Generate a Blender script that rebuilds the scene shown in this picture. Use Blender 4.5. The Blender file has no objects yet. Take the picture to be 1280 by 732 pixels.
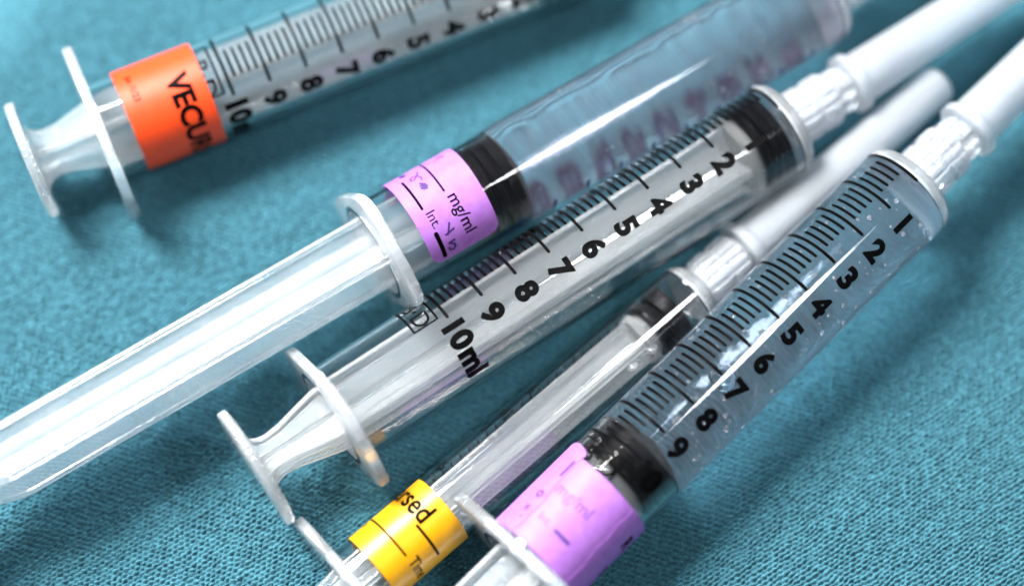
import bpy, bmesh, math, random
import numpy as np
from mathutils import Vector, Matrix

S = 0.001                       # the scene is modelled in millimetres
R_ = math.radians
sc = bpy.context.scene
col = sc.collection
random.seed(4)
rng = np.random.default_rng(7)

# ------------------------------------------------------------------ camera
CAM = Vector((0.0, -106.40, 301.41))
cd = bpy.data.cameras.new('camera')
cam = bpy.data.objects.new('camera', cd)
col.objects.link(cam)
cam.location = CAM * S
cam.rotation_euler = (R_(19.933), 0, 0)
cd.sensor_width = 36
cd.lens = 2556.37 / 1280 * 36
cd.clip_start = 0.01
cd.clip_end = 5
cd.dof.use_dof = True
cd.dof.focus_distance = 0.3025
cd.dof.aperture_fstop = 4.2
cd.dof.aperture_blades = 0
sc.camera = cam

# ------------------------------------------------------------------ world and lamps
w = bpy.data.worlds.new('World')
sc.world = w
w.use_nodes = True
bg = w.node_tree.nodes['Background']
bg.inputs[0].default_value = (0.80, 0.90, 1.0, 1)
bg.inputs[1].default_value = 0.085


def area(name, loc, target, sx, sy, power, color):
    ld = bpy.data.lights.new(name, 'AREA')
    ld.shape = 'RECTANGLE'
    ld.size = sx * S
    ld.size_y = sy * S
    ld.energy = power
    ld.color = color
    o = bpy.data.objects.new(name, ld)
    col.objects.link(o)
    o.location = Vector(loc) * S
    d = Vector(target) - Vector(loc)
    o.rotation_euler = d.to_track_quat('-Z', 'Y').to_euler()
    return o


area('window_light', (-285, 225, 490), (0, 10, 0), 230, 230, 12.4, (1.0, 0.98, 0.95))
area('overhead_light', (148, -14, 305), (10, 10, 10), 58, 58, 0.36, (0.97, 0.98, 1.0))

sc.view_settings.view_transform = 'Standard'
sc.view_settings.look = 'None'
sc.view_settings.exposure = 0.3
sc.view_settings.gamma = 1.0
sc.render.engine = 'CYCLES'
cy = sc.cycles
cy.max_bounces = 24
cy.transmission_bounces = 24
cy.transparent_max_bounces = 24
cy.glossy_bounces = 12
cy.diffuse_bounces = 5
cy.caustics_reflective = True
cy.caustics_refractive = True
cy.blur_glossy = 0.6
cy.sample_clamp_indirect = 80
cy.use_denoising = True
try:
    cy.denoiser = 'OPENIMAGEDENOISE'
except Exception:
    pass


# ------------------------------------------------------------------ materials
def mat(name):
    m = bpy.data.materials.new(name)
    m.use_nodes = True
    nt = m.node_tree
    return m, nt, nt.nodes['Principled BSDF'], nt.nodes['Material Output']


def noise(nt, scale, detail=3, rough=0.5):
    tc = nt.nodes.new('ShaderNodeTexCoord')
    n = nt.nodes.new('ShaderNodeTexNoise')
    n.inputs['Scale'].default_value = scale
    n.inputs['Detail'].default_value = detail
    n.inputs['Roughness'].default_value = rough
    nt.links.new(tc.outputs['Object'], n.inputs['Vector'])
    return n


def ramp(nt, src, a, b, lo=0.3, hi=0.7):
    mr = nt.nodes.new('ShaderNodeMapRange')
    mr.inputs['From Min'].default_value = lo
    mr.inputs['From Max'].default_value = hi
    mr.inputs['To Min'].default_value = a
    mr.inputs['To Max'].default_value = b
    nt.links.new(src, mr.inputs['Value'])
    return mr.outputs['Result']


def plastic(name, color, trans, r0, r1, ior=1.47, bump=0.0, cloud=0.0):
    m, nt, p, out = mat(name)
    p.inputs['Base Color'].default_value = (*color, 1)
    p.inputs['IOR'].default_value = ior
    n = noise(nt, 420, 4)
    nt.links.new(ramp(nt, n.outputs['Fac'], r0, r1), p.inputs['Roughness'])
    if cloud:
        n2 = noise(nt, 160, 3)
        nt.links.new(ramp(nt, n2.outputs['Fac'], trans - cloud, trans + cloud), p.inputs['Transmission Weight'])
    else:
        p.inputs['Transmission Weight'].default_value = trans
    if bump:
        n3 = noise(nt, 900, 2)
        b = nt.nodes.new('ShaderNodeBump')
        b.inputs['Strength'].default_value = bump
        b.inputs['Distance'].default_value = 0.0002
        nt.links.new(n3.outputs['Fac'], b.inputs['Height'])
        nt.links.new(b.outputs['Normal'], p.inputs['Normal'])
    return m


M = {}
M['clear'] = plastic('clear_barrel_plastic', (0.985, 0.993, 1.0), 1.0, 0.008, 0.025, 1.42, 0.02)
M['rod'] = plastic('translucent_rod_plastic', (0.91, 0.96, 1.0), 0.78, 0.05, 0.12, 1.45, 0.02, 0.05)
M['rod_clear'] = plastic('clear_rod_plastic', (0.94, 0.975, 1.0), 0.79, 0.02, 0.07, 1.45, 0.02, 0.04)
M['milky'] = plastic('milky_flange_plastic', (0.92, 0.96, 1.0), 0.80, 0.08, 0.17, 1.45, 0.02, 0.06)
M['cap'] = plastic('frosted_cap_plastic', (0.88, 0.93, 0.985), 0.80, 0.30, 0.38, 1.40, 0.0, 0.02)
M['hub'] = plastic('glossy_hub_plastic', (0.90, 0.945, 1.0), 0.78, 0.05, 0.14, 1.47, 0.05, 0.05)
M['liquid'] = plastic('clear_drug_solution', (0.82, 0.91, 1.0), 0.955, 0.0, 0.02, 1.06)
M['cloudy'] = plastic('slightly_cloudy_drug_solution', (0.78, 0.755, 0.815), 0.945, 0.0, 0.03, 1.06)
M['air'] = plastic('air_pocket', (1, 1, 1), 1.0, 0.0, 0.0, 1.36)
M['bubble'] = plastic('air', (1, 1, 1), 0.9, 0.0, 0.0, 1.36)

m, nt, p, out = mat('black_rubber')
p.inputs['Base Color'].default_value = (0.003, 0.003, 0.005, 1)
n = noise(nt, 900, 3)
nt.links.new(ramp(nt, n.outputs['Fac'], 0.42, 0.6), p.inputs['Roughness'])
p.inputs['Specular IOR Level'].default_value = 0.12
M['rubber'] = m

m, nt, p, out = mat('black_ink')
p.inputs['Base Color'].default_value = (0.002, 0.002, 0.0025, 1)
p.inputs['Roughness'].default_value = 0.35
p.inputs['Specular IOR Level'].default_value = 0.04
M['ink'] = m

m, nt, p, out = mat('liquid_hazed_ink')
p.inputs['Base Color'].default_value = (0.008, 0.012, 0.075, 1)  # black print; blue painted in for the liquid's bluish haze over it
p.inputs['Roughness'].default_value = 0.5
p.inputs['Specular IOR Level'].default_value = 0.04
M['hazed_ink'] = m

m, nt, p, out = mat('violet_pen_ink')
p.inputs['Base Color'].default_value = (0.045, 0.01, 0.14, 1)
p.inputs['Roughness'].default_value = 0.6
M['pen'] = m
m, nt, p, out = mat('faded_violet_ink')
p.inputs['Base Color'].default_value = (0.11, 0.03, 0.2, 1)
p.inputs['Roughness'].default_value = 0.6
M['faded'] = m


def paper(name, c, c2, rough):
    m, nt, p, out = mat(name)
    n = noise(nt, 700, 5)
    mx = nt.nodes.new('ShaderNodeMix')
    mx.data_type = 'RGBA'
    mx.inputs['A'].default_value = (*c, 1)
    mx.inputs['B'].default_value = (*c2, 1)
    nt.links.new(ramp(nt, n.outputs['Fac'], 0, 1), mx.inputs['Factor'])
    nt.links.new(mx.outputs['Result'], p.inputs['Base Color'])
    p.inputs['Roughness'].default_value = rough
    n3 = noise(nt, 2500, 3)
    b = nt.nodes.new('ShaderNodeBump')
    b.inputs['Strength'].default_value = 0.12
    b.inputs['Distance'].default_value = 0.0001
    nt.links.new(n3.outputs['Fac'], b.inputs['Height'])
    nt.links.new(b.outputs['Normal'], p.inputs['Normal'])
    return m


M['orange'] = paper('orange_label_paper', (0.76, 0.058, 0.002), (0.70, 0.047, 0.002), 0.5)
M['lilac'] = paper('lilac_label_paper', (0.37, 0.15, 0.54), (0.31, 0.115, 0.48), 0.55)
M['yellow'] = paper('yellow_label_paper', (0.72, 0.35, 0.003), (0.67, 0.32, 0.002), 0.34)

# cloth: teal cotton, colour only; the stitches are geometry
m, nt, p, out = mat('teal_knit_cotton')
n = noise(nt, 1500, 4, 0.6)
n2 = noise(nt, 45, 3)
mx = nt.nodes.new('ShaderNodeMix')
mx.data_type = 'RGBA'
mx.inputs['A'].default_value = (0.008, 0.073, 0.108, 1)
mx.inputs['B'].default_value = (0.050, 0.215, 0.280, 1)
nt.links.new(ramp(nt, n.outputs['Fac'], 0, 1, 0.32, 0.68), mx.inputs['Factor'])
mx2 = nt.nodes.new('ShaderNodeMix')
mx2.data_type = 'RGBA'
mx2.inputs['B'].default_value = (0.02, 0.125, 0.19, 1)
nt.links.new(mx.outputs['Result'], mx2.inputs['A'])
nt.links.new(ramp(nt, n2.outputs['Fac'], 0, 0.15, 0.35, 0.65), mx2.inputs['Factor'])
nt.links.new(mx2.outputs['Result'], p.inputs['Base Color'])
p.inputs['Roughness'].default_value = 0.85
p.inputs['Sheen Weight'].default_value = 0.15
p.inputs['Sheen Roughness'].default_value = 0.5
n4 = noise(nt, 7000, 3)
b = nt.nodes.new('ShaderNodeBump')
b.inputs['Strength'].default_value = 0.5
b.inputs['Distance'].default_value = 0.00008
nt.links.new(n4.outputs['Fac'], b.inputs['Height'])
nt.links.new(b.outputs['Normal'], p.inputs['Normal'])
M['cloth'] = m


# ------------------------------------------------------------------ the cloth
def vnoise(x, y, seed):
    """smooth value noise on arrays"""
    xi = np.floor(x).astype(np.int64)
    yi = np.floor(y).astype(np.int64)
    fx = x - xi
    fy = y - yi
    fx = fx * fx * (3 - 2 * fx)
    fy = fy * fy * (3 - 2 * fy)

    def h(a, b):
        v = (a * 374761393 + b * 668265263 + seed * 144665) & 0x7fffffff
        v = ((v ^ (v >> 13)) * 1274126177) & 0x7fffffff
        return ((v ^ (v >> 16)) & 0xffff) / 65535.0
    return (h(xi, yi) * (1 - fx) + h(xi + 1, yi) * fx) * (1 - fy) + (h(xi, yi + 1) * (1 - fx) + h(xi + 1, yi + 1) * fx) * fy


def rand_cell(a, b, seed):
    v = (a * 374761393 + b * 668265263 + seed * 144665) & 0x7fffffff
    v = ((v ^ (v >> 13)) * 1274126177) & 0x7fffffff
    return ((v ^ (v >> 16)) & 0xffff) / 65535.0


def build_cloth():
    fx = np.arange(-86, 88, 0.165)
    fy = np.arange(-50, 62, 0.165)
    ext = np.geomspace(0.4, 300, 40)
    xs = np.concatenate([(fx[0] - ext)[::-1], fx, fx[-1] + ext])
    ys = np.concatenate([(fy[0] - ext)[::-1], fy, fy[-1] + ext])
    X, Y = np.meshgrid(xs, ys)
    a = R_(33)
    wx = X + 0.5 * (vnoise(X / 3.1, Y / 3.1, 1) - .5) + 0.28 * (vnoise(X / 1.1, Y / 1.1, 31) - .5) + 3.0 * (vnoise(X / 40, Y / 40, 2) - .5)
    wy = Y + 0.45 * (vnoise(X / 2.7, Y / 2.7, 3) - .5) + 0.24 * (vnoise(X / 1.0, Y / 1.0, 32) - .5) + 3.0 * (vnoise(X / 40, Y / 40, 4) - .5)
    U = wx * math.cos(a) + wy * math.sin(a)
    V = -wx * math.sin(a) + wy * math.cos(a)
    pu, pv = 1.04, 0.63
    row = np.floor(V / pv).astype(np.int64)
    fv = V / pv - row - 0.5
    us = U / pu + 0.5 * (row % 2) + 0.45 * fv + 0.3 * (rand_cell(row, row * 0, 5) - .5)
    cell = np.floor(us).astype(np.int64)
    fu = us - cell - 0.5
    amp = 0.66 + 0.48 * rand_cell(cell, row, 9)
    # each stitch is a rounded loop with a valley between its two legs
    rr = np.clip(1 - (np.abs(fu) / 0.52) ** 2.4 - (np.abs(fv) / 0.50) ** 2.0, 0, 1)
    h = 0.84 * amp * np.sqrt(rr)
    h += 0.05 * np.cos(fu * 2 * math.pi * 2) * rr
    # fibres
    h += 0.05 * (vnoise(U / 0.5, V / 0.22, 11) - .5) + 0.04 * (vnoise(U / 0.24, V / 0.24, 12) - .5)
    fade = np.clip((100 - np.hypot(X * 0.95, Y)) / 12, 0, 1)
    Z = h * fade
    # the slow undulation of a laid-out drape
    Z += 0.35 * (vnoise(X / 34 + 9, Y / 34, 21) - .5) + 0.12 * (vnoise(X / 9, Y / 9, 22) - .5) - 0.25
    nx, ny = len(xs), len(ys)
    co = np.stack([X, Y, Z], -1).reshape(-1, 3) * S
    i = np.arange(nx * ny).reshape(ny, nx)
    q = np.stack([i[:-1, :-1], i[:-1, 1:], i[1:, 1:], i[1:, :-1]], -1).reshape(-1)
    me = bpy.data.meshes.new('cloth')
    me.vertices.add(nx * ny)
    me.vertices.foreach_set('co', co.astype(np.float32).ravel())
    nf = (nx - 1) * (ny - 1)
    me.loops.add(nf * 4)
    me.loops.foreach_set('vertex_index', q.astype(np.int32))
    me.polygons.add(nf)
    me.polygons.foreach_set('loop_start', np.arange(0, nf * 4, 4, dtype=np.int32))
    me.polygons.foreach_set('use_smooth', np.ones(nf, dtype=bool))
    me.materials.append(M['cloth'])
    me.update()
    me.validate()
    o = bpy.data.objects.new('cloth', me)
    col.objects.link(o)
    o['kind'] = 'structure'


build_cloth()


# ------------------------------------------------------------------ mesh helpers (mm)
def obj(name, bm, m, parent, smooth=None, label=None):
    """bmesh in mm -> one linked mesh object"""
    bmesh.ops.scale(bm, vec=(S, S, S), verts=bm.verts)
    me = bpy.data.meshes.new(name)
    bm.to_mesh(me)
    bm.free()
    me.materials.append(M[m] if isinstance(m, str) else m)
    o = bpy.data.objects.new(name, me)
    col.objects.link(o)
    o.parent = parent
    if smooth is not None:
        me.polygons.foreach_set('use_smooth', [True] * len(me.polygons))
        me.set_sharp_from_angle(angle=R_(smooth))
    if label:
        o['label'] = label
    return o


def lathe(bm, prof, seg=64, closed=False, caps=True):
    """profile of (x, r) turned round the local x axis"""
    rings = []
    for x, r in prof:
        if r < 1e-6:
            rings.append([bm.verts.new((x, 0, 0))])
        else:
            rings.append([bm.verts.new((x, -r * math.sin(2 * math.pi * k / seg), r * math.cos(2 * math.pi * k / seg))) for k in range(seg)])
    pairs = list(zip(rings[:-1], rings[1:]))
    if closed:
        pairs.append((rings[-1], rings[0]))
    for A, B in pairs:
        for k in range(seg):
            k2 = (k + 1) % seg
            if len(A) == 1 and len(B) == 1:
                continue
            if len(A) == 1:
                bm.faces.new((A[0], B[k2], B[k]))
            elif len(B) == 1:
                bm.faces.new((A[k], A[k2], B[0]))
            else:
                bm.faces.new((A[k], A[k2], B[k2], B[k]))
    return rings


def fix(bm):
    bmesh.ops.recalc_face_normals(bm, faces=bm.faces)
    return bm


def plate(bm, outline, hole, x0, x1, bev=0.35):
    """flat plate across the x axis: outline in (side, up), round hole of radius hole, rounded rim"""
    def loop(pts, x):
        return [bm.verts.new((x, -a, b)) for a, b in pts]
    n = len(outline)
    def inset(d):
        return [((1 - d / math.hypot(a, b)) * a, (1 - d / math.hypot(a, b)) * b) for a, b in outline]
    L = [loop(inset(bev), x0), loop(inset(bev * .3), x0 + bev * .3), loop(outline, x0 + bev), loop(outline, x1 - bev), loop(inset(bev * .3), x1 - bev * .3), loop(inset(bev), x1)]
    if hole:
        ang = [math.atan2(a, b) for a, b in outline]
        hp = [(hole * math.sin(t), hole * math.cos(t)) for t in ang]
        L = [loop(hp, x0)] + L + [loop(hp, x1)]
    for A, B in zip(L[:-1], L[1:]):
        for k in range(n):
            bm.faces.new((A[k], A[(k + 1) % n], B[(k + 1) % n], B[k]))
    if hole:
        A, B = L[-1], L[0]
        for k in range(n):
            bm.faces.new((A[k], A[(k + 1) % n], B[(k + 1) % n], B[k]))
    else:
        bm.faces.new(L[0])
        bm.faces.new(L[-1])
    return fix(bm)


def flange_outline(hl, hw, roll, n=72):
    """oblong finger flange: round ends of radius hl, flat sides at hw; wings lie along the side axis at roll 0"""
    pts = []
    for k in range(n):
        t = 2 * math.pi * k / n
        a, b = math.cos(t), math.sin(t)
        r = 1.0 / ((abs(a) / hl) ** 7 + (abs(b) / hw) ** 7 + (1 / (hl * 1.0)) ** 7) ** (1 / 7)
        a, b = a * r * 1.04, b * r * 1.04
        c, s = math.cos(roll), math.sin(roll)
        # angle from up towards side: rotate by roll
        pts.append((a * c + b * s, -a * s + b * c))
    return pts


def ico(bm, c, r, sub=1):
    bmesh.ops.create_icosphere(bm, subdivisions=sub, radius=r, matrix=Matrix.Translation(c))


# flat artwork in (u along the reading direction, v towards the tip), bent round a barrel
def text_polys(bm, body, size, u, v, align='LEFT', bold=0.0, sx=1.0):
    cu = bpy.data.curves.new('t', 'FONT')
    cu.body = body
    cu.size = size
    cu.align_x = align
    cu.align_y = 'CENTER' if align == 'CENTER' else 'BOTTOM_BASELINE'
    cu.align_y = 'BOTTOM_BASELINE'
    cu.offset = bold
    cu.resolution_u = 4
    o = bpy.data.objects.new('t', cu)
    col.objects.link(o)
    dg = bpy.context.evaluated_depsgraph_get()
    dg.update()
    me = o.evaluated_get(dg).to_mesh()
    vs = [bm.verts.new((p.co.x * sx + u, p.co.y + v, 0)) for p in me.vertices]
    for f in me.polygons:
        try:
            bm.faces.new([vs[i] for i in f.vertices])
        except ValueError:
            pass
    o.evaluated_get(dg).to_mesh_clear()
    bpy.data.objects.remove(o)
    bpy.data.curves.remove(cu)


def bar(bm, u0, u1, v, wd, slant=0.0):
    """printed line along u with rounded ends"""
    r = wd / 2
    pts = []
    for k in range(7):
        t = -math.pi / 2 + math.pi * k / 6
        pts.append((u1 - r + r * math.cos(t), v + slant + r * math.sin(t)))
    for k in range(7):
        t = math.pi / 2 + math.pi * k / 6
        pts.append((u0 + r + r * math.cos(t), v + r * math.sin(t)))
    bm.faces.new([bm.verts.new((a, b, 0)) for a, b in pts])


def vbar(bm, u, v0, v1, wd):
    r = wd / 2
    bm.faces.new([bm.verts.new(p) for p in ((u - r, v0, 0), (u + r, v0, 0), (u + r, v1, 0), (u - r, v1, 0))])


def stroke(bm, pts, wd):
    """hand-drawn line through points"""
    for (a, b), (c, d) in zip(pts[:-1], pts[1:]):
        L = math.hypot(c - a, d - b) or 1
        nx, ny = -(d - b) / L * wd / 2, (c - a) / L * wd / 2
        ex, ey = (c - a) / L * wd * .3, (d - b) / L * wd * .3
        bm.faces.new([bm.verts.new(p) for p in ((a - ex - nx, b - ey - ny, 0), (c + ex - nx, d + ey - ny, 0), (c + ex + nx, d + ey + ny, 0), (a - ex + nx, b - ey + ny, 0))])


def bend(bm, rad, thick=0.0, step=0.55):
    """wrap the flat artwork round the x axis; u / rad is the angle from up towards the right side"""
    us = [v.co.x for v in bm.verts]
    lo, hi = min(us), max(us)
    u = lo + step
    while u < hi:
        bmesh.ops.bisect_plane(bm, geom=bm.verts[:] + bm.edges[:] + bm.faces[:], plane_co=(u, 0, 0), plane_no=(1, 0, 0))
        u += step
    if thick:
        top = bm.faces[:]
        ext = bmesh.ops.extrude_face_region(bm, geom=top)
        for e in ext['geom']:
            if isinstance(e, bmesh.types.BMVert):
                e.co.z -= thick
    for v in bm.verts:
        t = v.co.x / rad
        r = rad + v.co.z
        x = v.co.y
        v.co = (x, -r * math.sin(t), r * math.cos(t))
    if thick:
        fix(bm)
    else:
        # printed faces look outwards
        bm.normal_update()
        for f in bm.faces:
            c = f.calc_center_median()
            if f.normal.y * c.y + f.normal.z * c.z < 0:
                f.normal_flip()
    return bm


# ------------------------------------------------------------------ syringes
P = 6.0448                      # mm along the barrel for one millilitre
R = 7.95                        # barrel radius
RI = 7.15
XF, XS = -51.9, 33.0            # flange (rear face) and shoulder; x = 0 at the 5 ml line


def root(name, loc, az, el, label):
    e = bpy.data.objects.new(name, None)
    e.empty_display_size = 0.01
    col.objects.link(e)
    ax = Vector((math.cos(az) * math.cos(el), math.sin(az) * math.cos(el), math.sin(el)))
    side = Vector((math.sin(az), -math.cos(az), 0))
    up = side.cross(ax)
    m = Matrix((ax, -side, up)).transposed().to_4x4()
    m.translation = Vector(loc) * S
    e.matrix_world = m
    e['label'] = label
    e['category'] = 'syringe'
    e['group'] = 'prepared syringes lying on the teal cloth'
    return e


def make_barrel(t, r, ri, xf, xs, tip_r, filled_from=None, seg=96):
    bm = bmesh.new()
    xe = xs - 2.6                       # the clear wall ends here; the rounded end is thicker and milky
    if filled_from is None:
        lathe(bm, [(xf, r), (xe, r), (xe, ri), (xf, ri)], seg, closed=True)
        fix(bm)
    else:
        lathe(bm, [(filled_from - .4, ri), (xf, ri), (xf, r), (xe, r), (xe, ri)], seg)
        bm.normal_update()
        for f in bm.faces:
            c = f.calc_center_median()
            rad = Vector((0, c.y, c.z))
            if abs(f.normal.x) > .95:
                if f.normal.x * (-1 if c.x < xf + .01 else 1) < 0:
                    f.normal_flip()
            elif (f.normal.dot(rad) > 0) == (rad.length < (ri + r) / 2):
                f.normal_flip()
    b = obj('barrel', bm, 'clear', t, 35)
    bm = bmesh.new()
    lathe(bm, [(xe + .02, r), (xs - 1.9, r - .06), (xs - 1.2, r - .3), (xs - .6, r - .75), (xs - .2, r - 1.4), (xs, r - 2.3), (xs + .05, tip_r + 1.0), (xs + .35, tip_r + .25), (xs + 1.0, tip_r), (xs + 7.0, tip_r - .25), (xs + 7.0, .9),
               (xs - .9, .95), (xs - 1.3, 1.5), (xs - 1.6, ri - 1.6), (xs - 1.9, ri - .5), (xe + .02, ri)], seg, closed=True)
    obj('barrel_end', fix(bm), 'milky', b, 40)
    return b


def make_liquid(t, ri, x0, xs, parent, m='liquid'):
    bm = bmesh.new()
    lathe(bm, [(x0, 0), (x0, ri), (xs - 2.7, ri), (xs - 2.0, ri - .5), (xs - 1.7, ri - 1.7), (xs - 1.4, 1.4), (xs - 1.0, .85), (xs + 6, .85), (xs + 6, 0)], 96)
    fix(bm)
    bmesh.ops.reverse_faces(bm, faces=bm.faces)   # the plastic outside is the denser side
    return obj('liquid', bm, m, parent, 35)


def make_flange(parent, r, hl, hw, xf, th, roll):
    bm = bmesh.new()
    plate(bm, flange_outline(hl, hw, roll), r + .03, xf, xf + th, .4)
    return obj('finger_flange', bm, 'milky', parent, 40)


def make_collar(parent, xs, r, length, ribs=18):
    """luer lock collar: a fluted sleeve with thread turns showing"""
    bm = bmesh.new()
    seg = ribs * 6
    prof = [(xs + .1, r * .86, 0), (xs + .5, r * .95, .4), (xs + 1.2, r, 1), (xs + length * .45, r, 1), (xs + length * .5, r * .93, .4), (xs + length * .58, r * .93, .4), (xs + length * .62, r, 1), (xs + length - .7, r, 1), (xs + length - .2, r * .96, .6), (xs + length, r * .9, 0),
            (xs + length, r - 1.3, 0), (xs + .5, r - 1.3, 0)]
    rings = []
    for x, rr, k in prof:
        ring = []
        for i in range(seg):
            a = 2 * math.pi * i / seg
            q = rr + k * 0.16 * (1 if (i % 6) < 3 else -1)
            ring.append(bm.verts.new((x, -q * math.sin(a), q * math.cos(a))))
        rings.append(ring)
    rings.append(rings[0])
    for A, B in zip(rings[:-1], rings[1:]):
        for i in range(seg):
            bm.faces.new((A[i], A[(i + 1) % seg], B[(i + 1) % seg], B[i]))
    return obj('luer_collar', fix(bm), 'hub', parent, 25)


def make_cap(t, x0, r, taper, length, ring_r, neck):
    """needle hub with fins, and the frosted sheath over the needle with a flared rim"""
    bm = bmesh.new()
    # finned hub between the collar and the sheath, running on inside the sheath
    seg = 64
    prof = [(x0 - neck, r * .70), (x0 - neck + .6, r * .84), (x0 - .4, r * .84), (x0 - .2, r * .66), (x0 + 11.5, r * .55), (x0 + 13, r * .4), (x0 + 13.4, 0)]
    rings = lathe(bm, [(x0 - neck, 0)] + prof, seg)
    for ring in rings[2:4]:
        for i, v in enumerate(ring):
            if (i % 8) < 4:
                f = 1.09
                v.co.y *= f
                v.co.z *= f
    obj('needle_hub', fix(bm), 'hub', t, 45)
    bm = bmesh.new()
    x1 = x0 + length
    re = r - taper
    outer = [(x0, ring_r * .9), (x0 + .25, ring_r), (x0 + 1.5, ring_r), (x0 + 1.9, ring_r * .93), (x0 + 2.2, r + .12), (x0 + 3.0, r), (x0 + length * .35, r - taper * .45), (x1 - 1.5, re), (x1 - .6, re - .35), (x1 - .1, re - 1.0), (x1, re - 1.9), (x1, 0)]
    inner = [(x1 - 1.0, 0), (x1 - 1.1, re - 1.5), (x1 - 2.0, re - .85), (x0 + length * .35, r - taper * .45 - .85), (x0 + .3, r - .9), (x0, r - .7)]
    lathe(bm, outer, 64)
    lathe(bm, inner, 64)
    lathe(bm, [inner[-1], outer[0]], 64)
    bmesh.ops.remove_doubles(bm, verts=bm.verts, dist=1e-4)
    return obj('needle_cap', fix(bm), 'cap', t, 45)


def make_plunger(t, front, length, ri, stop_len, disc_r, roll, fin_t=1.25, neck=3.7, half=None, cone=1.7, ribs=3, serr=True, mt='rod_clear'):
    """plunger rod with crossed fins, thumb rest and black stopper; front is the x of the stopper's rim"""
    half = half or ri - 1.15
    xd = front - length             # outer face of the thumb rest
    xr = front - stop_len           # where the rod meets the stopper
    # one fin outline in (x, half width); all four fins cut from it
    out = [(xd + 1.5, half * .98), (xd + 2.0, neck + .95), (xd + 2.9, neck + .3), (xd + 4.2, neck), (xd + 6.5, neck + .25), (xd + 10.0, (neck + half) / 2 + .1), (xd + 13.2, half - .2), (xd + 14.8, half), (xr - 2.2, half), (xr - 2.2, half - .5)]
    bm = bmesh.new()
    h = fin_t / 2
    c = fin_t / 2
    for q in range(4):
        ang = roll + q * math.pi / 2
        ca, sa = math.cos(ang), math.sin(ang)

        def put(x, rad, off):
            a, b = off, rad                     # side, up before the roll
            return bm.verts.new((x, -(a * ca + b * sa), -a * sa + b * ca))
        L, Rr = [], []
        for x, rad in out:
            rows = [(c, h), (c + .45, h * .74), (rad - .95, h * .66), (rad - .75, h * .98), (rad - .12, h * .98), (rad, h * .8)]
            L.append([put(x, a, -o) for a, o in rows])
            Rr.append([put(x, a, o) for a, o in rows])
        n = len(out)
        for i in range(n - 1):
            for k in range(5):
                bm.faces.new((L[i][k], L[i + 1][k], L[i + 1][k + 1], L[i][k + 1]))
                bm.faces.new((Rr[i + 1][k], Rr[i][k], Rr[i][k + 1], Rr[i + 1][k + 1]))
            bm.faces.new((L[i][5], L[i + 1][5], Rr[i + 1][5], Rr[i][5]))
        for e in (0, n - 1):
            for k in range(5):
                bm.faces.new((L[e][k], L[e][k + 1], Rr[e][k + 1], Rr[e][k]))
    # disc at the head of the rod, and the head that carries the stopper
    bmesh.ops.remove_doubles(bm, verts=bm.verts, dist=1e-3)
    fix(bm)
    hb = bmesh.new()
    lathe(hb, [(xr - 2.2, 0), (xr - 2.2, ri - .55), (xr - .9, ri - .5), (xr - .7, ri - 1.3), (xr + .6, ri - 1.3), (xr + .6, 0)], 48)
    fix(hb)
    me = bpy.data.meshes.new('tmp')
    hb.to_mesh(me)
    hb.free()
    bm.from_mesh(me)
    bpy.data.meshes.remove(me)
    rod = obj('plunger_rod', bm, mt, t, 30)
    bm = bmesh.new()
    n = 120
    pts = [((disc_r + (0.14 if serr and k % 2 else 0)) * math.sin(2 * math.pi * k / n), (disc_r + (0.14 if serr and k % 2 else 0)) * math.cos(2 * math.pi * k / n)) for k in range(n)]
    plate(bm, pts, 0, xd, xd + 1.6, .4)
    obj('thumb_rest', bm, mt, rod, 30)
    bm = bmesh.new()
    rr = ri - .03
    pr = [(xr, 0), (xr, rr - .9), (xr + .1, rr - .15), (xr + .3, rr)]
    step = (stop_len - .3) / ribs
    for i in range(ribs):
        a = xr + .3 + i * step
        pr += [(a + step * .42, rr), (a + step * .52, rr - .12), (a + step * .58, rr - 1.0), (a + step * .88, rr - 1.0), (a + step * .94, rr - .12), (a + step, rr)] if i < ribs - 1 else [(front - .25, rr), (front - .05, rr - .2), (front, rr - .5)]
    pr += [(front + cone * .35, rr * .7), (front + cone * .8, rr * .3), (front + cone, .6), (front + cone, 0)]
    lathe(bm, pr, 72)
    obj('stopper', fix(bm), 'rubber', t, 40)
    return rod


def scale10(parent, al, box=True, ink='ink', unit=True):
    """ten millilitre scale; al is the angle at which the long lines end"""
    bm = bmesh.new()
    ua = al * R
    for k in range(0, 51):
        x = 5 * P - k * P / 5
        if k % 5 == 0:
            bar(bm, ua - R_(82.5) * R, ua, x, .53)
        else:
            bar(bm, ua - R_(54.5) * R, ua - R_(19) * R, x, .50)
    for k in range(1, 10):
        text_polys(bm, str(k), 4.75, ua + R_(21.5) * R, (5 - k) * P - 1.72, 'CENTER', .26)
    text_polys(bm, '10', 4.75, ua - R_(2.2) * R + .55, -5 * P - 1.72, 'LEFT', .26)
    if unit:
        text_polys(bm, 'ml', 4.75, ua + R_(2.2) * R + 5.1, -5 * P - 1.72, 'LEFT', .26)
    if box:
        xa, xb = -5 * P - 1.3, -5 * P - 5.35
        u1 = ua - R_(5.3) * R
        u0 = u1 - 9.2
        bar(bm, u0, u1, xa, .36)
        bar(bm, u0, u1, xb, .36)
        vbar(bm, u1 - .16, xb + .18, xa - .18, .3)
        vbar(bm, u0 + .16, xb + .18, xa - .18, .3)
        text_polys(bm, 'B', 4.0, u1 - 6.6, xb + .62, 'LEFT', .03)
        text_polys(bm, 'D', 4.0, u1 - 3.15, xb + .62, 'LEFT', .03)
        vbar(bm, u1 - 3.75, xb + 1.75, xb + 2.25, .5)
    bend(bm, R + .02)
    return obj('printed_scale', bm, ink, parent)


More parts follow.
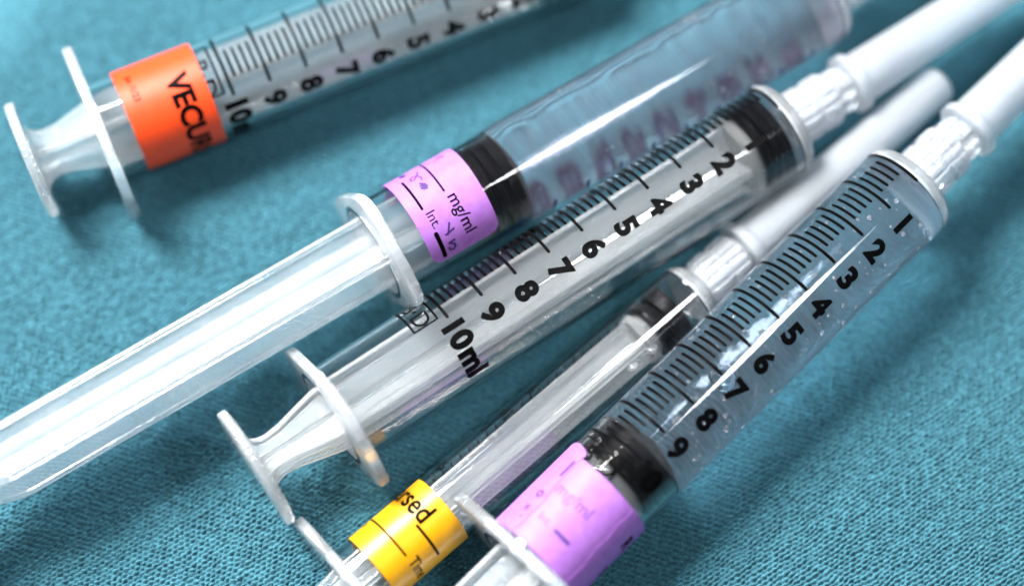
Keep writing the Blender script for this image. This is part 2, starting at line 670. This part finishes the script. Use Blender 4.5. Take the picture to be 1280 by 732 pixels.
def rounded(u0, u1, v0, v1, r, jag=None):
    pts = []
    for cx, cy, a0 in ((u1 - r, v1 - r, 0), (u0 + r, v1 - r, 90), (u0 + r, v0 + r, 180), (u1 - r, v0 + r, 270)):
        for k in range(6):
            a = R_(a0 + 18 * k)
            pts.append((cx + r * math.cos(a), cy + r * math.sin(a)))
    return pts


def label_sheet(t, name, pts, rad, m, thick=.09, label=None):
    bm = bmesh.new()
    bm.faces.new([bm.verts.new((a, b, 0)) for a, b in pts])
    bend(bm, rad, thick, .6)
    return obj(name, bm, m, t, 30, label)


def art(parent, name, m, rad, fn):
    bm = bmesh.new()
    fn(bm)
    bend(bm, rad, 0, .5)
    return obj(name, bm, m, parent)


def U(deg, r=R + .12):
    return R_(deg) * r


# ---- the syringe at the top left: orange label, plunger pushed home
def syringe_orange():
    t = root('syringe', (-17.521, 46.781, 9.0), R_(24.243), R_(-1.0),
             'empty syringe with an orange label and its plunger pushed fully in, farthest from the camera')
    al = R_(41.7)
    b = make_barrel(t, R, RI, XF, XS, 2.0)
    make_flange(b, R, 14.6, 9.25, XF, 1.7, 0)
    scale10(b, al)
    make_collar(b, XS, 4.3, 8.2)
    make_plunger(t, 29.3, 92.6, RI, 7.0, 9.2, R_(20))
    make_cap(t, 44.8, 4.15, .75, 46, 4.95, 4.9)
    L = label_sheet(t, 'drug_label', rounded(U(-75), U(235), -46.4, -33.5, .7), R + .11, 'orange')

    def f(bm):
        text_polys(bm, 'VECURONIUM', 4.6, U(-4), -39.0, 'LEFT', .2)
    art(L, 'printed_text', 'ink', R + .13, f)

    def g(bm):
        text_polys(bm, 'Jan /1/23', 1.5, U(-28), -44.6, 'LEFT', .02)
    art(L, 'printed_text', 'ink', R + .13, g)


# ---- lilac label, plunger drawn out to the left, filled
def bubbles(parent, n, x0, x1, ri, big=None, seed=1, t0=-180, t1=180, rmin=.06, rmax=.3):
    r = random.Random(seed)
    bm = bmesh.new()
    for i in range(n):
        th = R_(r.uniform(t0, t1))
        s = rmin + (rmax - rmin) * r.random() ** 3
        q = ri - s * 1.25
        ico(bm, Vector((r.uniform(x0, x1), -q * math.sin(th), q * math.cos(th))), s, 2)
    bmesh.ops.reverse_faces(bm, faces=bm.faces)
    o = obj('small_bubbles', bm, 'bubble', parent, 180)
    o['kind'] = 'stuff'


def syringe_drawn():
    off = 51.7
    a = Vector((-20.864, 5.130, 12.0))
    az, el = R_(32.453), R_(-1.349)
    ax = Vector((math.cos(az) * math.cos(el), math.sin(az) * math.cos(el), math.sin(el)))
    t = root('syringe', a + ax * off, az, el,
             'filled syringe with a lilac label and its long white plunger drawn out to the left')
    front = -27.9
    b = make_barrel(t, R, RI, XF, XS, 2.0, front)
    make_flange(b, R, 14.6, 9.25, XF, 1.7, R_(117))
    scale10(b, R_(161), True, 'hazed_ink')
    make_collar(b, XS, 4.3, 8.2)
    make_plunger(t, front, 99.7, RI, 6.2, 10.0, R_(40), half=6.0, mt='rod')
    liq = make_liquid(t, RI, front - .4, XS, t, 'cloudy')
    bubbles(liq, 60, -5, 27, RI, None, 3, -100, 130, .1, .45)
    make_cap(t, 44.8, 4.15, .75, 46, 4.95, 4.9)
    L = label_sheet(t, 'drug_label', rounded(U(-120), U(72), -45.6, -34.0, 1.7), R + .11, 'lilac')

    def f(bm):
        bar(bm, U(-78), U(1), -39.2, .34)
        text_polys(bm, 'mg/ml', 2.75, U(6.5), -39.3, 'LEFT', .03)
        bar(bm, U(-40), U(7), -43.5, .42)
        text_polys(bm, 'Int.', 2.2, U(11), -43.5, 'LEFT', .0)
        bar(bm, U(34), U(68), -43.55, .7)
    art(L, 'printed_text', 'ink', R + .13, f)

    def g(bm):
        def at(d, v, pts, k=1.0):
            return [(U(d) + k * x, v + k * y) for x, y in pts]
        stroke(bm, at(-50, -36.6, [(-.6, -.2), (0, .5), (.9, .7)]), 0.189)
        stroke(bm, at(-47, -36.6, [(-.1, .4), (.1, -.5), (.3, -.9)]), 0.162)
        stroke(bm, at(-36, -41.4, [(-1.1, .9), (-.3, .5), (.5, -.3), (.4, -.9), (-.2, -.8), (-.4, -.2), (0, .4), (.8, .7), (1.3, .5)]), 0.216)
        stroke(bm, at(-56, -42.6, [(-.8, -.3), (-.2, .4), (-.1, -.5), (.4, .4), (.5, -.4), (.9, .2)]), 0.270)
        stroke(bm, at(-18, -41.3, [(-.7, -.2), (-.1, .4), (-.2, -.4), (.3, .5), (.3, -.5), (.7, .3), (.6, -.2)]), 0.351)
        stroke(bm, at(41, -41.6, [(-1.2, .6), (.3, -.3)]), 0.270)
        stroke(bm, at(41, -41.6, [(-.1, .9), (.1, 0), (.2, -.7)]), 0.270)
        stroke(bm, at(58, -41.9, [(-.8, .6), (-.7, -.4), (-.2, .3), (.3, .4), (.7, 0), (.5, -.6), (0, -.7)]), 0.351)
    art(L, 'handwriting', 'pen', R + .14, g)


# ---- the empty ten millilitre syringe in the middle
def syringe_empty():
    t = root('syringe', (15.971, 8.667, 10.3), R_(34.574), R_(-0.6),
             'empty unlabelled syringe in the middle with a bold black scale reading up to 10ml')
    b = make_barrel(t, R, RI, XF, XS, 2.0)
    make_flange(b, R, 14.6, 9.25, XF, 1.7, R_(-48))
    scale10(b, R_(-6.4))
    make_collar(b, XS, 4.3, 8.2)
    make_plunger(t, 29.2, 95.0, RI, 5.0, 9.5, R_(-40))
    make_cap(t, 44.5, 4.15, .75, 46, 4.95, 4.9)


# ---- the thin one with the yellow label
def syringe_thin():
    r, ri = 5.55, 4.75
    t = root('syringe', (-15.182, -37.691, 6.5), R_(41.58), R_(-.155),
             'thin empty syringe with a yellow label lying between two thicker syringes')
    xf, xs = -11.6, 58.8
    b = make_barrel(t, r, ri, xf, xs, 2.0)
    make_flange(b, r, 13.2, 6.6, xf, 1.6, R_(-5))

    bm = bmesh.new()
    al = R_(-78) * r
    p3 = 17.6
    for k in range(0, 31):
        x = 54.5 - k * p3 / 10
        if x < -8:
            break
        if k % 5 == 0:
            bar(bm, al - 5.2, al, x, .3)
        else:
            bar(bm, al - 3.9, al - 1.6, x, .28)
    for s, k in (('1', 10), ('2', 20), ('3', 30), ('½', 5), ('1½', 15), ('2½', 25)):
        text_polys(bm, s, 2.7, al + .3, 54.5 - k * p3 / 10 - 1, 'LEFT', .02)
    text_polys(bm, '(ml)', 2.5, al + .2, 19.4 + 2.4, 'LEFT', .0)
    bend(bm, r + .02)
    obj('printed_scale', bm, 'ink', b)

    make_collar(b, xs, 4.1, 8.2)
    rod = make_plunger(t, 53.0, 79.5, ri, 5.2, 6.8, R_(32), 1.05, 2.5, 3.75, .9, 2)
    # locking tabs on the rod behind the stopper
    for x, rad in ((41.9, 3.95), (45.9, 3.75)):
        bm = bmesh.new()
        th = R_(48)
        bmesh.ops.create_uvsphere(bm, u_segments=20, v_segments=12, radius=1, matrix=Matrix.Translation((x, -rad * math.sin(th), rad * math.cos(th))) @ Matrix.Rotation(th, 4, 'X') @ Matrix.Diagonal((1.0, .55, .75, 1)))
        obj('locking_tab', bm, 'rod_clear', rod, 180)
    make_cap(t, 67.6, 4.0, .75, 44.4, 4.75, 1.0)
    UU = lambda d: R_(d) * (r + .12)
    L = label_sheet(t, 'drug_label', rounded(UU(-150), UU(150), -6.9, 6.6, .4), r + .11, 'yellow')

    def f(bm):
        text_polys(bm, 'Versed', 4.5, UU(10), 1.95, 'RIGHT', .1, .87)
        bar(bm, UU(-80), UU(30), -2.6, .36)
        bar(bm, UU(4), UU(68), 1.4, .45)
        text_polys(bm, 'Time', 2.6, UU(39), -3.0, 'LEFT', .03, .85)
        text_polys(bm, '19', 1.7, UU(-76), -4.5, 'LEFT', .0)
    art(L, 'printed_text', 'ink', r + .13, f)


# ---- nearest the camera: lilac label wrapped twice, filled, bubbles
def syringe_near():
    t = root('syringe', (38.302, -6.952, 11.5), R_(44.859), R_(2.0),
             'filled bubbly syringe with a crumpled lilac label nearest the camera')
    front = -27.2
    b = make_barrel(t, R, RI, XF, XS, 2.0, front)
    make_flange(b, R, 14.9, 9.25, XF, 1.7, R_(-18))
    scale10(b, R_(10.2), unit=False)      # the unit is hidden against the black stopper
    make_collar(b, XS, 4.3, 8.2)
    make_plunger(t, front, 103, RI, 5.8, 10.0, R_(40), half=6.0, cone=2.2, mt='rod')
    liq = make_liquid(t, RI, front - .4, XS, t)
    bubbles(liq, 340, -24, 29, RI, None, 5, -95, 115, .1, .52)
    bm = bmesh.new()
    rb = 1.9
    th = R_(13)
    q = RI - rb - .05
    ico(bm, Vector((-11.9, -q * math.sin(th), q * math.cos(th))), rb, 4)
    bmesh.ops.reverse_faces(bm, faces=bm.faces)
    obj('air_bubble', bm, 'air', liq, 180)
    make_cap(t, 44.5, 4.15, .75, 46, 4.95, 4.9)
    rnd = random.Random(2)
    pts = rounded(U(-38), U(160), -49.6, -35.0, .5)
    L = label_sheet(t, 'drug_label', pts, R + .11, 'lilac')
    # the end of the strip, lapped over itself and standing a little proud
    pts = [(U(-100), -49.8), (U(-34), -49.7), (U(-30), -48.0), (U(-31.5), -46.2), (U(-30), -44), (U(-33), -41.5), (U(-35), -39), (U(-36), -36.2), (U(-35.5), -35.3), (U(-34), -34.4), (U(-38), -33.8), (U(-46), -33.5), (U(-62), -33.2), (U(-80), -33.6), (U(-100), -34)]
    F = label_sheet(L, 'label_flap', pts, R + .22, 'lilac', .06)
    pts = [(U(44), -34.9), (U(46), -36.8), (U(43.5), -38.0), (U(47), -40.5), (U(46), -43.2), (U(50), -46.0), (U(49), -49.4), (U(175), -49.4), (U(175), -34.9)]
    G = label_sheet(L, 'label_flap', pts, R + .2, 'lilac', .06)

    def f(bm):
        text_polys(bm, 'mg/ml', 2.75, U(-31), -41.2, 'LEFT', .0)
        text_polys(bm, 'Int.', 2.0, U(-23), -45.8, 'LEFT', .0)
    art(L, 'printed_text', 'faded', R + .14, f)

    def g(bm):
        bar(bm, U(0), U(22), -45.4, .55)
    art(L, 'printed_text', 'pen', R + .13, g)

    def h(bm):
        stroke(bm, [(U(-39.5), -36.1), (U(-39.3), -38.9)], .5)
        text_polys(bm, 'o', 2.6, U(-47), -43.4, 'LEFT', .05)
        text_polys(bm, 'x', 2.0, U(-45), -45.9, 'LEFT', .03)
        text_polys(bm, '.', 2.4, U(-40), -47.2, 'LEFT', .06)
    art(F, 'printed_text', 'pen', R + .24, h)

    def k(bm):
        text_polys(bm, 'R', 3.2, U(71), -39.6, 'LEFT', .12)
        text_polys(bm, 'S', 2.8, U(84), -44.6, 'LEFT', .05)
        text_polys(bm, 'a', 2.8, U(94), -46.9, 'LEFT', .05)
    art(G, 'printed_text', 'ink', R + .22, k)


syringe_orange()
syringe_drawn()
syringe_empty()
syringe_thin()
syringe_near()
